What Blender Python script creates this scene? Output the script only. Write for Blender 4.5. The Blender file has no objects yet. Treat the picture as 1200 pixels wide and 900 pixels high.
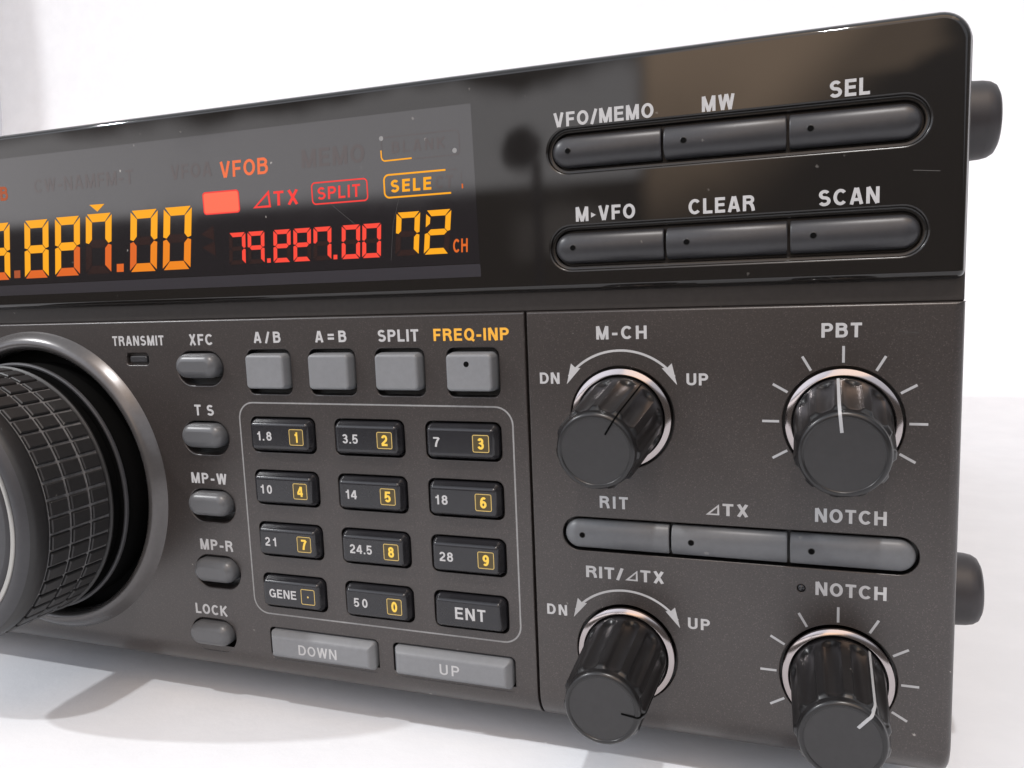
import bpy, math, random
from mathutils import Vector, Matrix
from mathutils.geometry import delaunay_2d_cdt

# ------------------------------------------------------------------ frame, camera, light
SC = bpy.context.scene
COL = SC.collection
MM = 0.001
TABLE = -87.0                      # height of the sheet in radio millimetres; world z = (Z - TABLE) mm


def W(x, y, z):                    # radio millimetres -> world metres
    return (x * MM, y * MM, (z - TABLE) * MM)


def camera_axes(a):
    rx, ry, rz = a
    base = Matrix(((1, 0, 0), (0, 0, -1), (0, 1, 0)))
    X = Matrix(((1, 0, 0), (0, math.cos(rx), -math.sin(rx)), (0, math.sin(rx), math.cos(rx))))
    Y = Matrix(((math.cos(ry), 0, math.sin(ry)), (0, 1, 0), (-math.sin(ry), 0, math.cos(ry))))
    Z = Matrix(((math.cos(rz), -math.sin(rz), 0), (math.sin(rz), math.cos(rz), 0), (0, 0, 1)))
    return Z @ X @ Y @ base        # rows: right, down, forward


R = camera_axes((0.128492, 0.347367, -0.038838))
cam = bpy.data.cameras.new('camera')
cam.sensor_width = 36.0
cam.lens = 36.0 * 951.21 / 1200.0
cam.clip_start = 0.01
cam.clip_end = 50.0
cam_ob = bpy.data.objects.new('camera', cam)
COL.objects.link(cam_ob)
m3 = Matrix((R[0], -R[1], -R[2])).transposed()
cam_ob.matrix_world = Matrix.Translation(W(-0.14, -130.13, 0.13)) @ m3.to_4x4()
cam.dof.use_dof = False
cam.dof.focus_distance = 0.150
cam.dof.aperture_fstop = 11.0
SC.camera = cam_ob

SC.view_settings.view_transform = 'Standard'
SC.view_settings.look = 'None'
SC.view_settings.exposure = 0.0
SC.view_settings.gamma = 1.0
SC.cycles.use_denoising = True
SC.cycles.max_bounces = 8


class NT:
    """small helper for node trees"""
    def __init__(self, tree):
        self.t = tree
        self.n = tree.nodes
        self.n.clear()

    def add(self, typ, **kw):
        n = self.n.new(typ)
        for k, v in kw.items():
            setattr(n, k, v)
        return n

    def put(self, sock, v):
        if isinstance(v, bpy.types.NodeSocket):
            self.t.links.new(v, sock)
        else:
            sock.default_value = v

    def math(self, op, a, b=0.0, c=None, clamp=False):
        n = self.add('ShaderNodeMath', operation=op)
        n.use_clamp = clamp
        self.put(n.inputs[0], a)
        self.put(n.inputs[1], b)
        if c is not None:
            self.put(n.inputs[2], c)
        return n.outputs[0]

    def step(self, v, a, b):       # smooth step of v from a (0) to b (1)
        n = self.add('ShaderNodeMapRange', interpolation_type='SMOOTHSTEP')
        self.put(n.inputs['Value'], v)
        n.inputs['From Min'].default_value = a
        n.inputs['From Max'].default_value = b
        return n.outputs['Result']

    def mix(self, f, a, b):
        n = self.add('ShaderNodeMix', data_type='RGBA')
        self.put(n.inputs[0], f)
        for s, v in ((n.inputs[6], a), (n.inputs[7], b)):
            self.put(s, v if isinstance(v, bpy.types.NodeSocket) else (*v, 1.0))
        return n.outputs[2]

    def noise(self, vec, scale, detail=3.0, rough=0.5):
        n = self.add('ShaderNodeTexNoise')
        self.put(n.inputs['Vector'], vec)
        n.inputs['Scale'].default_value = scale
        n.inputs['Detail'].default_value = detail
        n.inputs['Roughness'].default_value = rough
        return n.outputs['Fac']


# the room around the table, painted into the world: bright patches for the pale window wall and brown doorway that the gloss mirrors
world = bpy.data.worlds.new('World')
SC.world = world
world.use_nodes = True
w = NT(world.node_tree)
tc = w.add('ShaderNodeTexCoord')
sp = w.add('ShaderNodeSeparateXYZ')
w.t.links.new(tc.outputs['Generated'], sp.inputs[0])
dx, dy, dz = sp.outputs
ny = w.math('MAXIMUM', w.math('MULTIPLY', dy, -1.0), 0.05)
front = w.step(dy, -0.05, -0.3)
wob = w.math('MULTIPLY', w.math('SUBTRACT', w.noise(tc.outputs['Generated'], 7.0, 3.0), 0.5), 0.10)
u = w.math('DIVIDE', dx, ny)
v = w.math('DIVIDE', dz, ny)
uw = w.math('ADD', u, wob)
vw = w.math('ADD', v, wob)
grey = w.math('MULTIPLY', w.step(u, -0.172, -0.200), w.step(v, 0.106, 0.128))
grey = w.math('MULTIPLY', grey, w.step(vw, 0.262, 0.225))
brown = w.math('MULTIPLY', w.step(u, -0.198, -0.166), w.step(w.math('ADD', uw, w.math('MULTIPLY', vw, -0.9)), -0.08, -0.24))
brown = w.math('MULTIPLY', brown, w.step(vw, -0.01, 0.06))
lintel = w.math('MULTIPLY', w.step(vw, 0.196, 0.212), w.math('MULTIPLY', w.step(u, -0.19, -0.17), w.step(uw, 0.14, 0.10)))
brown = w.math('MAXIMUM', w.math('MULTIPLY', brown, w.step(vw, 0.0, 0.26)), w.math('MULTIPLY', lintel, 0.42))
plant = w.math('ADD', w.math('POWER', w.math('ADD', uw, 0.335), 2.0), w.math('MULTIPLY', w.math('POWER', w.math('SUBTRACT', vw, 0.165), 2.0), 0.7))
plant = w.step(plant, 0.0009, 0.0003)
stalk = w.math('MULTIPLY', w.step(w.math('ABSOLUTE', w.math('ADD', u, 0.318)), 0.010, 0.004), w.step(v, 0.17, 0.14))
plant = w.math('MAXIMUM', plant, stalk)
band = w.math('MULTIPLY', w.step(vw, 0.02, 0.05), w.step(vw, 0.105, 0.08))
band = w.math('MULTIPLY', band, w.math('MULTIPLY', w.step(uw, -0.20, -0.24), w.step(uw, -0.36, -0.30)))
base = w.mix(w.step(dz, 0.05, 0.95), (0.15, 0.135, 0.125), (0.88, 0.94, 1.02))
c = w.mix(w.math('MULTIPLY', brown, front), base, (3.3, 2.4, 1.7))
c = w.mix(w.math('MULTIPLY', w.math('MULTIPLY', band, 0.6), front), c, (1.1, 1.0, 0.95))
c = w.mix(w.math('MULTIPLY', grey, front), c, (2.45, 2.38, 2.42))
upper = w.math('MULTIPLY', w.math('MULTIPLY', w.step(v, 0.28, 0.36), w.step(v, 1.5, 1.0)), w.math('ADD', w.math('MULTIPLY', w.step(u, 0.25, -0.7), 0.55), 0.45))  # bright band added to lift the bezel edge and the panel sheen
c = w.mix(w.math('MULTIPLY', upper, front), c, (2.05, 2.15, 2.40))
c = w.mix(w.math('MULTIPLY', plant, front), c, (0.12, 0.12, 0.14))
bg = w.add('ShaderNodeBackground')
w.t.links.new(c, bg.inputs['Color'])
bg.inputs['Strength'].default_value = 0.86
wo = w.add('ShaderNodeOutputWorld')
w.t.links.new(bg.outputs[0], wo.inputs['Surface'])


def ceiling_lamp(name, pos, target, size, power, col):
    l = bpy.data.lights.new(name, 'AREA')
    l.shape = 'DISK'
    l.size = size
    l.energy = power
    l.color = col
    o = bpy.data.objects.new(name, l)
    o.location = W(*pos)
    d = Vector(W(*target)) - Vector(W(*pos))
    o.rotation_euler = d.to_track_quat('-Z', 'Y').to_euler()
    COL.objects.link(o)


ceiling_lamp('ceiling_lamp', (60, -520, 1000), (-60, 0, -40), 0.035, 5.3, (0.985, 0.99, 1.0))
ceiling_lamp('ceiling_lamp', (-1010, -450, 830), (-60, 0, -40), 0.04, 7.9, (0.985, 0.99, 1.0))


# ------------------------------------------------------------------ materials
def principled(name, color, rough=0.5, metal=0.0, spec=0.5, coat=0.0, flake=0.0, grain=0.0, grain_scale=900.0,
               bump=0.0, bump_scale=900.0, dust=0.0, smudge=0.0, ior=None, dust_scale=420.0):
    m = bpy.data.materials.new(name)
    m.use_nodes = True
    t = NT(m.node_tree)
    b = t.add('ShaderNodeBsdfPrincipled')
    o = t.add('ShaderNodeOutputMaterial')
    t.t.links.new(b.outputs[0], o.inputs['Surface'])
    geo = t.add('ShaderNodeNewGeometry')
    P = geo.outputs['Position']
    b.inputs['Roughness'].default_value = rough
    b.inputs['Metallic'].default_value = metal
    b.inputs['Specular IOR Level'].default_value = spec
    b.inputs['Coat Weight'].default_value = coat
    b.inputs['Coat Roughness'].default_value = 0.05
    if ior:
        b.inputs['IOR'].default_value = ior
    c = None
    if grain > 0:
        g = t.step(t.noise(P, grain_scale, 2.0, 0.7), 0.25, 0.75)
        c = t.mix(g, tuple(x * (1 - grain) for x in color), tuple(x * (1 + grain) for x in color))
        broad = t.step(t.noise(P, 45.0, 4.0, 0.6), 0.3, 0.7)
        c = t.mix(t.math('MULTIPLY', broad, 0.25), c, tuple(x * 0.72 for x in color))
    if flake > 0:
        vo = t.add('ShaderNodeTexVoronoi')
        t.put(vo.inputs['Vector'], P)
        vo.inputs['Scale'].default_value = 7500.0
        sx = t.add('ShaderNodeSeparateColor')
        t.t.links.new(vo.outputs['Color'], sx.inputs[0])
        f = t.step(sx.outputs[0], 0.86, 1.0)
        c = t.mix(t.math('MULTIPLY', f, flake), c if c is not None else color, tuple(min(1, x * 3.2) for x in color))
    if dust > 0:
        vo = t.add('ShaderNodeTexVoronoi')
        jig = t.add('ShaderNodeVectorMath', operation='MULTIPLY_ADD')
        nn = t.add('ShaderNodeTexNoise')
        t.put(nn.inputs['Vector'], P)
        nn.inputs['Scale'].default_value = 2600.0
        t.t.links.new(nn.outputs['Color'], jig.inputs[0])
        jig.inputs[1].default_value = (0.0006, 0.0006, 0.0006)
        t.t.links.new(P, jig.inputs[2])
        t.put(vo.inputs['Vector'], jig.outputs[0])
        vo.inputs['Scale'].default_value = dust_scale
        vo.inputs['Randomness'].default_value = 1.0
        sx = t.add('ShaderNodeSeparateColor')
        t.t.links.new(vo.outputs['Color'], sx.inputs[0])
        size = t.math('MULTIPLY', sx.outputs[1], 0.17)
        speck = t.step(t.math('SUBTRACT', vo.outputs['Distance'], size), 0.03, -0.03)
        speck = t.math('MULTIPLY', speck, t.step(sx.outputs[0], 0.90, 0.97))
        c = t.mix(t.math('MULTIPLY', speck, dust), c if c is not None else color, (0.42, 0.40, 0.37))
    if c is None:
        b.inputs['Base Color'].default_value = (*color, 1)
    else:
        t.t.links.new(c, b.inputs['Base Color'])
    if smudge > 0:
        s = t.step(t.noise(P, 38.0, 5.0, 0.65), 0.42, 0.8)
        r = t.math('ADD', rough, t.math('MULTIPLY', s, smudge))
        t.t.links.new(r, b.inputs['Roughness'])
    if bump > 0:
        bn = t.add('ShaderNodeBump')
        bn.inputs['Strength'].default_value = bump
        bn.inputs['Distance'].default_value = 0.00012
        t.t.links.new(t.noise(P, bump_scale, 3.0, 0.6), bn.inputs['Height'])
        t.t.links.new(bn.outputs[0], b.inputs['Normal'])
    return m


def glow(name, color, strength):
    m = bpy.data.materials.new(name)
    m.use_nodes = True
    t = NT(m.node_tree)
    b = t.add('ShaderNodeBsdfPrincipled')
    o = t.add('ShaderNodeOutputMaterial')
    t.t.links.new(b.outputs[0], o.inputs['Surface'])
    b.inputs['Base Color'].default_value = (0.02, 0.012, 0.01, 1)
    b.inputs['Roughness'].default_value = 0.2
    b.inputs['Specular IOR Level'].default_value = 0.12
    b.inputs['Emission Color'].default_value = (*color, 1)
    b.inputs['Emission Strength'].default_value = strength
    return m


M = dict(
    paint=principled('metallic_brown_paint', (0.038, 0.032, 0.030), 0.31, 0.25, ior=1.68, flake=0.42, grain=0.18, grain_scale=3200.0, bump=0.05, bump_scale=1800, dust=0.75),
    ring_paint=principled('smooth_grey_paint', (0.105, 0.100, 0.100), 0.27, 0.5, grain=0.06),
    strip=principled('brown_case_paint', (0.030, 0.026, 0.024), 0.42, 0.3, grain=0.1, dust=0.6),
    case=principled('black_case_paint', (0.022, 0.021, 0.021), 0.5, grain=0.1, bump=0.2),
    gloss=principled('gloss_black_plastic', (0.0105, 0.0092, 0.0084), 0.03, smudge=0.05, dust=0.26, dust_scale=520, ior=1.50),
    lip=principled('worn_gloss_lip', (0.0105, 0.0092, 0.0084), 0.24),
    screen=principled('display_glass', (0.011, 0.0095, 0.011), 0.05, smudge=0.05, dust=0.6, dust_scale=480, ior=1.66),
    band=principled('display_lower_band', (0.030, 0.028, 0.033), 0.12, ior=1.6),
    grey_cap=principled('grey_button_plastic', (0.168, 0.174, 0.183), 0.40, grain=0.04, bump=0.05, dust=0.25),
    pill=principled('dark_grey_button_plastic', (0.088, 0.090, 0.095), 0.34, grain=0.03),
    bar=principled('satin_black_button_plastic', (0.030, 0.030, 0.033), 0.36, 0.1, grain=0.08, bump=0.06, dust=0.2),
    bar_grey=principled('satin_grey_button_plastic', (0.112, 0.116, 0.123), 0.40, grain=0.05, dust=0.2),
    key=principled('black_key_plastic', (0.015, 0.015, 0.0175), 0.19, grain=0.05, dust=0.35),
    knob=principled('black_knob_plastic', (0.010, 0.0095, 0.010), 0.29, grain=0.08, dust=0.35, bump=0.06),
    knob_face=principled('satin_knob_face', (0.021, 0.0205, 0.0215), 0.42, grain=0.08, bump=0.12, bump_scale=2500),
    hole=principled('black_recess', (0.006, 0.006, 0.006), 0.35),
    pit=principled('matt_black_recess', (0.003, 0.003, 0.003), 0.8, spec=0.05),  # even near-black colour, almost without gloss
    chrome=principled('turned_chrome', (0.40, 0.36, 0.355), 0.13, 1.0),
    silver=principled('brushed_silver_trim', (0.42, 0.41, 0.385), 0.36, 1.0),
    rubber=principled('black_rubber', (0.016, 0.0155, 0.016), 0.48, grain=0.12, bump=0.15, dust=0.25),
    groove=principled('pale_rubber_groove', (0.16, 0.157, 0.158), 0.7, grain=0.25),
    dial_grey=principled('dial_grey_plastic', (0.042, 0.042, 0.046), 0.42, 0.2, grain=0.06),
    foot=principled('black_foot_rubber', (0.026, 0.023, 0.025), 0.46, grain=0.06),
    white=principled('white_print', (0.42, 0.42, 0.425), 0.5, grain=0.05),
    pale=principled('pale_grey_print', (0.36, 0.365, 0.375), 0.5),
    line=principled('grey_print_line', (0.23, 0.23, 0.23), 0.5, grain=0.12),
    scratch=principled('pale_scratch', (0.055, 0.053, 0.051), 0.5),
    yellow=principled('yellow_print', (0.72, 0.36, 0.03), 0.5),
    gold=principled('gold_print', (0.50, 0.36, 0.11), 0.5),
    lemon=principled('lemon_print', (0.74, 0.49, 0.06), 0.5),
    gold_dark=principled('dim_gold_print', (0.055, 0.040, 0.012), 0.4),
    black=principled('black_print', (0.0015, 0.0015, 0.0015), 0.8, spec=0.05),
    ghost=principled('unlit_segment', (0.024, 0.0125, 0.0115), 0.05, smudge=0.05, ior=1.605),
    amber=glow('amber_glow', (1.0, 0.41, 0.004), 0.99),
    amber_mid=glow('amber_dim_glow', (0.92, 0.25, 0.005), 0.92),
    orange=glow('orange_glow', (0.80, 0.14, 0.012), 0.9),
    orange_dim=glow('dim_orange_glow', (0.50, 0.10, 0.025), 0.75),
    coral=glow('coral_glow', (0.92, 0.17, 0.055), 0.95),
    red=glow('red_glow', (0.95, 0.040, 0.035), 0.98),
    red_pink=glow('bright_red_glow', (0.98, 0.06, 0.035), 1.0),
    salmon=glow('salmon_glow', (1.0, 0.16, 0.085), 1.0),
    red_dim=glow('dim_red_glow', (0.30, 0.012, 0.01), 0.5),
)


def sheet_material():
    m = bpy.data.materials.new('white_sheet')
    m.use_nodes = True
    t = NT(m.node_tree)
    b = t.add('ShaderNodeBsdfPrincipled')
    o = t.add('ShaderNodeOutputMaterial')
    t.t.links.new(b.outputs[0], o.inputs['Surface'])
    geo = t.add('ShaderNodeNewGeometry')
    n = t.noise(geo.outputs['Position'], 60.0, 5.0, 0.6)
    c = t.mix(t.step(n, 0.3, 0.7), (0.73, 0.75, 0.785), (0.76, 0.78, 0.815))
    t.t.links.new(c, b.inputs['Base Color'])
    b.inputs['Roughness'].default_value = 0.8
    bn = t.add('ShaderNodeBump')
    bn.inputs['Strength'].default_value = 0.25
    bn.inputs['Distance'].default_value = 0.0004
    t.t.links.new(t.noise(geo.outputs['Position'], 260.0, 4.0, 0.6), bn.inputs['Height'])
    t.t.links.new(bn.outputs[0], b.inputs['Normal'])
    return m


M['sheet'] = sheet_material()


# ------------------------------------------------------------------ mesh building (all in radio millimetres, x right, y into the panel, z up)
class MB:
    def __init__(self):
        self.v, self.f, self.mi, self.sm = [], [], [], []

    def vert(self, x, y, z):
        self.v.append((x, y, z))
        return len(self.v) - 1

    def face(self, idx, mi=0, smooth=True):
        self.f.append(tuple(idx))
        self.mi.append(mi)
        self.sm.append(smooth)

    def loop(self, pts):
        return [self.vert(*p) for p in pts]

    def bridge(self, a, b, mi=0, closed=True, smooth=True):
        n = len(a)
        for i in range(n if closed else n - 1):
            j = (i + 1) % n
            self.face((a[i], a[j], b[j], b[i]), mi, smooth)

    def box(self, x0, x1, y0, y1, z0, z1, mi=0):
        a = self.loop([(x0, y0, z0), (x1, y0, z0), (x1, y0, z1), (x0, y0, z1)])
        b = self.loop([(x0, y1, z0), (x1, y1, z0), (x1, y1, z1), (x0, y1, z1)])
        self.face(a, mi, False)
        self.face(b[::-1], mi, False)
        self.bridge(b, a, mi, smooth=False)

    def build(self, name, mats, parent=None, label=None, sharp=32.0):
        me = bpy.data.meshes.new(name)
        me.from_pydata([W(*p) for p in self.v], [], self.f)
        if not isinstance(mats, (list, tuple)):
            mats = [mats]
        for m in mats:
            me.materials.append(m)
        me.polygons.foreach_set('material_index', self.mi)
        me.polygons.foreach_set('use_smooth', self.sm)
        me.update()
        import bmesh
        bm = bmesh.new()
        bm.from_mesh(me)
        bmesh.ops.recalc_face_normals(bm, faces=bm.faces)
        bm.to_mesh(me)
        bm.free()
        me.set_sharp_from_angle(angle=math.radians(sharp))
        o = bpy.data.objects.new(name, me)
        COL.objects.link(o)
        if parent is not None:
            o.parent = parent
            o.matrix_parent_inverse = parent.matrix_world.inverted()
        if label:
            o['label'] = label
        return o


def rrect(cx, cz, w_, h_, r, n=8):
    """rounded rectangle, counter-clockwise in x, z"""
    r = max(0.001, min(r, w_ / 2 - 1e-4, h_ / 2 - 1e-4))
    out = []
    for qx, qz, a0 in ((1, 1, 0), (-1, 1, 90), (-1, -1, 180), (1, -1, 270)):
        for i in range(n + 1):
            a = math.radians(a0 + 90.0 * i / n)
            out.append((cx + qx * (w_ / 2 - r) + r * math.cos(a), cz + qz * (h_ / 2 - r) + r * math.sin(a)))
    return out


def disc(cx, cz, r, n=96):
    return [(cx + r * math.cos(2 * math.pi * i / n), cz + r * math.sin(2 * math.pi * i / n)) for i in range(n)]


def fill(mb, outer, holes, y, mi=0, ids=None):
    """flat filled polygon with holes; ids: existing vertex ids for outer + holes in order"""
    pts = [Vector(p) for p in outer]
    faces = [list(range(len(outer)))]
    for h in holes:
        k = len(pts)
        pts += [Vector(p) for p in h]
        faces.append(list(range(k, k + len(h))))
    vo, eo, fo, ov, oe, of = delaunay_2d_cdt(pts, [], faces, 0, 1e-7)
    idx = []
    for i, p in enumerate(vo):
        src = ov[i][0] if ov[i] else None
        idx.append(ids[src] if (ids is not None and src is not None) else mb.vert(p[0], y, p[1]))
    for f, o in zip(fo, of):
        if 0 in o and not any(k in o for k in range(1, len(faces))):
            mb.face([idx[i] for i in f], mi, False)


def hole_walls(mb, shape, y0, depth, bev, mi_wall=0, mi_floor=0, floor=True):
    """shape(d): the outline grown by d. Rounded lip, wall and floor; returns the front ring's 2-d outline."""
    prof = [(bev, 0.0), (bev * 0.62, bev * 0.08), (bev * 0.29, bev * 0.29), (bev * 0.08, bev * 0.62), (0.0, bev), (0.0, depth)]
    prev = None
    for k, (d, dep) in enumerate(prof):
        ring = mb.loop([(x, y0 + dep, z) for x, z in shape(d)])
        if prev:
            mb.bridge(prev, ring, mi_wall if k == len(prof) - 1 else 0)
        prev = ring
    if floor:
        ring = mb.loop([(x, y0 + depth, z) for x, z in shape(0.0)])
        mb.face(ring, mi_floor, False)
    return shape(bev)


def rr_shape(cx, cz, w_, h_, r):
    return lambda d: rrect(cx, cz, w_ + 2 * d, h_ + 2 * d, r + d)


def disc_shape(cx, cz, r):
    return lambda d: disc(cx, cz, r + d)


def stack(mb, shape, prof, mi=0, cap=True, y0=0.0):
    """rings of shape(-inset) at height h in front of y0, closed by a flat front"""
    prev = None
    for ins, h in prof:
        ring = mb.loop([(x, y0 - h, z) for x, z in shape(-ins)])
        if prev:
            mb.bridge(prev, ring, mi)
        prev = ring
    if cap:
        ring = mb.loop([(x, y0 - prof[-1][1], z) for x, z in shape(-prof[-1][0])])
        mb.face(ring, mi, False)


def lathe(mb, cx, cz, prof, n=128, mi=0, cap_mi=None, axis='y', y0=0.0, ripple=None):
    """prof: (radius, height in front of the panel)"""
    prev = None
    for k, (r, h) in enumerate(prof):
        pts = []
        for i in range(n):
            a = 2 * math.pi * i / n
            rr = r - (ripple(a, h) if ripple else 0.0)
            pts.append((cx + rr * math.cos(a), y0 - h, cz + rr * math.sin(a)))
        ring = mb.loop(pts)
        if prev:
            mb.bridge(prev, ring, mi)
        prev = ring
    if cap_mi is not None:
        r, h = prof[-1]
        mb.face(mb.loop([(x, y0 - h, z) for x, z in disc(cx, cz, r, n)]), cap_mi, False)


# ------------------------------------------------------------------ lettering: strokes in a unit cap height
def arc(cx, cy, rx, ry, a0, a1, n=10):
    return [(cx + rx * math.cos(math.radians(a0 + (a1 - a0) * i / n)), cy + ry * math.sin(math.radians(a0 + (a1 - a0) * i / n))) for i in range(n + 1)]


def glyph(ch, s):
    """(advance width, list of strokes); s: stroke width. Centre lines stay half a stroke inside the box."""
    h = s / 2
    T, B = 1 - h, h
    mid = 0.52

    def box(w_):
        return h, w_ - h
    if ch == ' ':
        return 0.3, []
    if ch == 'I':
        return s, [[(h, 0), (h, 1)]]
    if ch == 'L':
        return 0.56, [[(h, 1), (h, B), (0.56, B)]]
    if ch == 'T':
        return 0.62, [[(0, T), (0.62, T)], [(0.31, T), (0.31, 0)]]
    if ch == 'H':
        l, r = box(0.70)
        return 0.70, [[(l, 0), (l, 1)], [(r, 0), (r, 1)], [(l, mid), (r, mid)]]
    if ch == 'E':
        return 0.60, [[(0.60, T), (h, T), (h, B), (0.60, B)], [(h, mid), (0.56, mid)]]
    if ch == 'F':
        return 0.57, [[(0.57, T), (h, T), (h, 0)], [(h, mid - 0.03), (0.52, mid - 0.03)]]
    if ch == 'A':
        k = h * 1.05
        return 0.74, [[(k, 0), (0.37 - 0.03, 1)], [(0.74 - k, 0), (0.37 + 0.03, 1)], [(0.15, 0.29), (0.59, 0.29)]]
    if ch == 'V':
        k = h * 1.05
        return 0.70, [[(k, 1), (0.35 - 0.02, 0)], [(0.70 - k, 1), (0.35 + 0.02, 0)]]
    if ch == 'W':
        k = h * 1.02
        return 0.98, [[(k, 1), (0.27, 0)], [(0.49 - 0.01, 1), (0.27, 0)], [(0.49 + 0.01, 1), (0.71, 0)], [(0.98 - k, 1), (0.71, 0)]]
    if ch == 'M':
        l, r = box(0.82)
        return 0.82, [[(l, 0), (l, 1)], [(r, 0), (r, 1)], [(l + 0.02, 1), (0.41, 0.0)], [(r - 0.02, 1), (0.41, 0.0)]]
    if ch == 'N':
        l, r = box(0.70)
        return 0.70, [[(l, 0), (l, 1)], [(r, 0), (r, 1)], [(l + 0.02, 1), (r - 0.02, 0)]]
    if ch == 'X':
        k = h * 1.25
        return 0.70, [[(k, 0), (0.70 - k, 1)], [(k, 1), (0.70 - k, 0)]]
    if ch == 'K':
        return 0.70, [[(h, 0), (h, 1)], [(0.62, 1), (h, 0.38)], [(0.24, 0.56), (0.63, 0)]]
    if ch == 'U':
        l, r = box(0.69)
        c_ = (l + r) / 2
        return 0.69, [[(l, 1), (l, 0.32)] + arc(c_, 0.30, (r - l) / 2, 0.30 - B, 180, 360) + [(r, 0.32), (r, 1)]]
    if ch in 'O0Q':
        w_ = 0.76 if ch != '0' else 0.58
        l, r = box(w_)
        c_ = w_ / 2
        st = [arc(c_, 0.5, (r - l) / 2, 0.5 - h, 0, 360, 30)]
        if ch == 'Q':
            st.append([(0.44, 0.24), (0.74, -0.02)])
        return w_, st
    if ch == 'C':
        w_ = 0.73
        return w_, [arc(0.385, 0.5, 0.385 - h, 0.5 - h, 42, 318, 24)]
    if ch == 'G':
        w_ = 0.76
        a = arc(0.385, 0.5, 0.385 - h, 0.5 - h, 40, 335, 26)
        return w_, [a, [(0.42, 0.47), (0.76 - h, 0.47), (0.76 - h, 0.02)]]
    if ch == 'D':
        w_ = 0.71
        return w_, [[(h, B), (h, T), (0.33, T)] + arc(0.33, 0.5, w_ - h - 0.33, 0.5 - h, 88, -88, 18) + [(0.33, B), (h - 0.0, B)], [(h, 0), (h, B + 0.05)]]
    if ch == 'P':
        w_ = 0.65
        cy = 0.70
        ry = T - cy
        return w_, [[(h, 0), (h, T), (0.36, T)] + arc(0.36, cy, w_ - h - 0.36, ry, 88, -88, 14) + [(0.36, cy - ry), (h, cy - ry)]]
    if ch == 'R':
        w_ = 0.69
        cy = 0.72
        ry = T - cy
        return w_, [[(h, 0), (h, T), (0.38, T)] + arc(0.38, cy, 0.66 - h - 0.38, ry, 88, -88, 14) + [(0.38, cy - ry), (h, cy - ry)],
                    [(0.40, cy - ry), (0.53, 0.36), (0.58, 0.20), (0.61, 0)]]
    if ch == 'B':
        w_ = 0.68
        y1 = 0.735
        r1 = T - y1
        y2 = (y1 - r1 + B) / 2
        r2 = y2 - B
        return w_, [[(h, y1 - r1), (h, T), (0.36, T)] + arc(0.36, y1, 0.64 - h - 0.36, r1, 88, -88, 12) + [(0.36, y1 - r1), (h, y1 - r1), (h, B), (0.38, B)]
                    + arc(0.38, y2, w_ - h - 0.38, r2, -88, 88, 12) + [(0.38, y2 + r2)]]
    if ch in 'S5' and ch == 'S':
        w_ = 0.67
        r1 = (T - 0.515) / 2
        r2 = (0.515 - B) / 2
        return w_, [arc(0.33, T - r1, 0.30 - h + 0.005, r1, 28, 250, 16) + arc(0.335, B + r2, 0.335 - h, r2, 75, -155, 16)]
    if ch == '1':
        return 0.36, [[(0.36 - h, 0), (0.36 - h, 1)], [(0.36 - h, 0.86), (0.16, 0.74), (0.02, 0.72)]]
    if ch == '2':
        w_ = 0.56
        return w_, [arc(0.28, T - 0.235, 0.28 - h, 0.235, 170, -42, 14) + [(0.10, 0.20), (h + 0.01, B), (w_, B)]]
    if ch == '3':
        w_ = 0.57
        r1, r2 = (T - 0.53) / 2, (0.53 - B) / 2
        return w_, [arc(0.27, T - r1, 0.26 - h, r1, 165, -80, 14) + arc(0.28, B + r2, 0.285 - h, r2, 80, -165, 14)]
    if ch == '4':
        return 0.60, [[(0.44, 0), (0.44, 0.97)], [(0.40, 0.96), (0.05, 0.30)], [(0.0, 0.28), (0.60, 0.28)]]
    if ch == '5':
        w_ = 0.57
        return w_, [[(0.53, T), (0.13, T), (0.09, 0.47)] + arc(0.275, 0.335, 0.29 - h, 0.335 - B, 142, -155, 18)]
    if ch == '6':
        w_ = 0.57
        return w_, [arc(0.285, 0.33, 0.285 - h, 0.33 - B, 0, 360, 22), arc(0.32, 0.45, 0.32 - h, T - 0.45, 180, 55, 12)]
    if ch == '9':
        w_ = 0.57
        return w_, [arc(0.285, 0.67, 0.285 - h, T - 0.67, 0, 360, 22), arc(0.25, 0.55, 0.32 - h, 0.55 - B, 0, -125, 12)]
    if ch == '7':
        return 0.55, [[(0, T), (0.55 - h * 0.7, T)], [(0.50, T), (0.34, 0.62), (0.24, 0.30), (0.20, 0)]]
    if ch == '8':
        w_ = 0.58
        r1, r2 = (T - 0.54) / 2, (0.54 - B) / 2
        return w_, [arc(0.29, T - r1, 0.265 - h, r1, 0, 360, 20), arc(0.29, B + r2, 0.29 - h, r2, 0, 360, 22)]
    if ch == '.':
        return s, [[(h, 0), (h, s)]]
    if ch == '-':
        return 0.36, [[(0.0, 0.40), (0.36, 0.40)]]
    if ch == '=':
        return 0.54, [[(0, 0.32), (0.54, 0.32)], [(0, 0.64), (0.54, 0.64)]]
    if ch == '/':
        return 0.40, [[(0.05, -0.03), (0.35, 1.0)]]
    if ch == '>':
        return 0.34, ['tri']
    if ch == '^':                                    # the leaning delta
        return 0.78, [[(0.16, B * 0.8), (0.78 - h * 0.8, B * 0.8), (0.78 - h * 0.8, 0.80), (0.10, B * 0.8), (0.2, B * 0.8)]]
    raise ValueError(ch)


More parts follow.
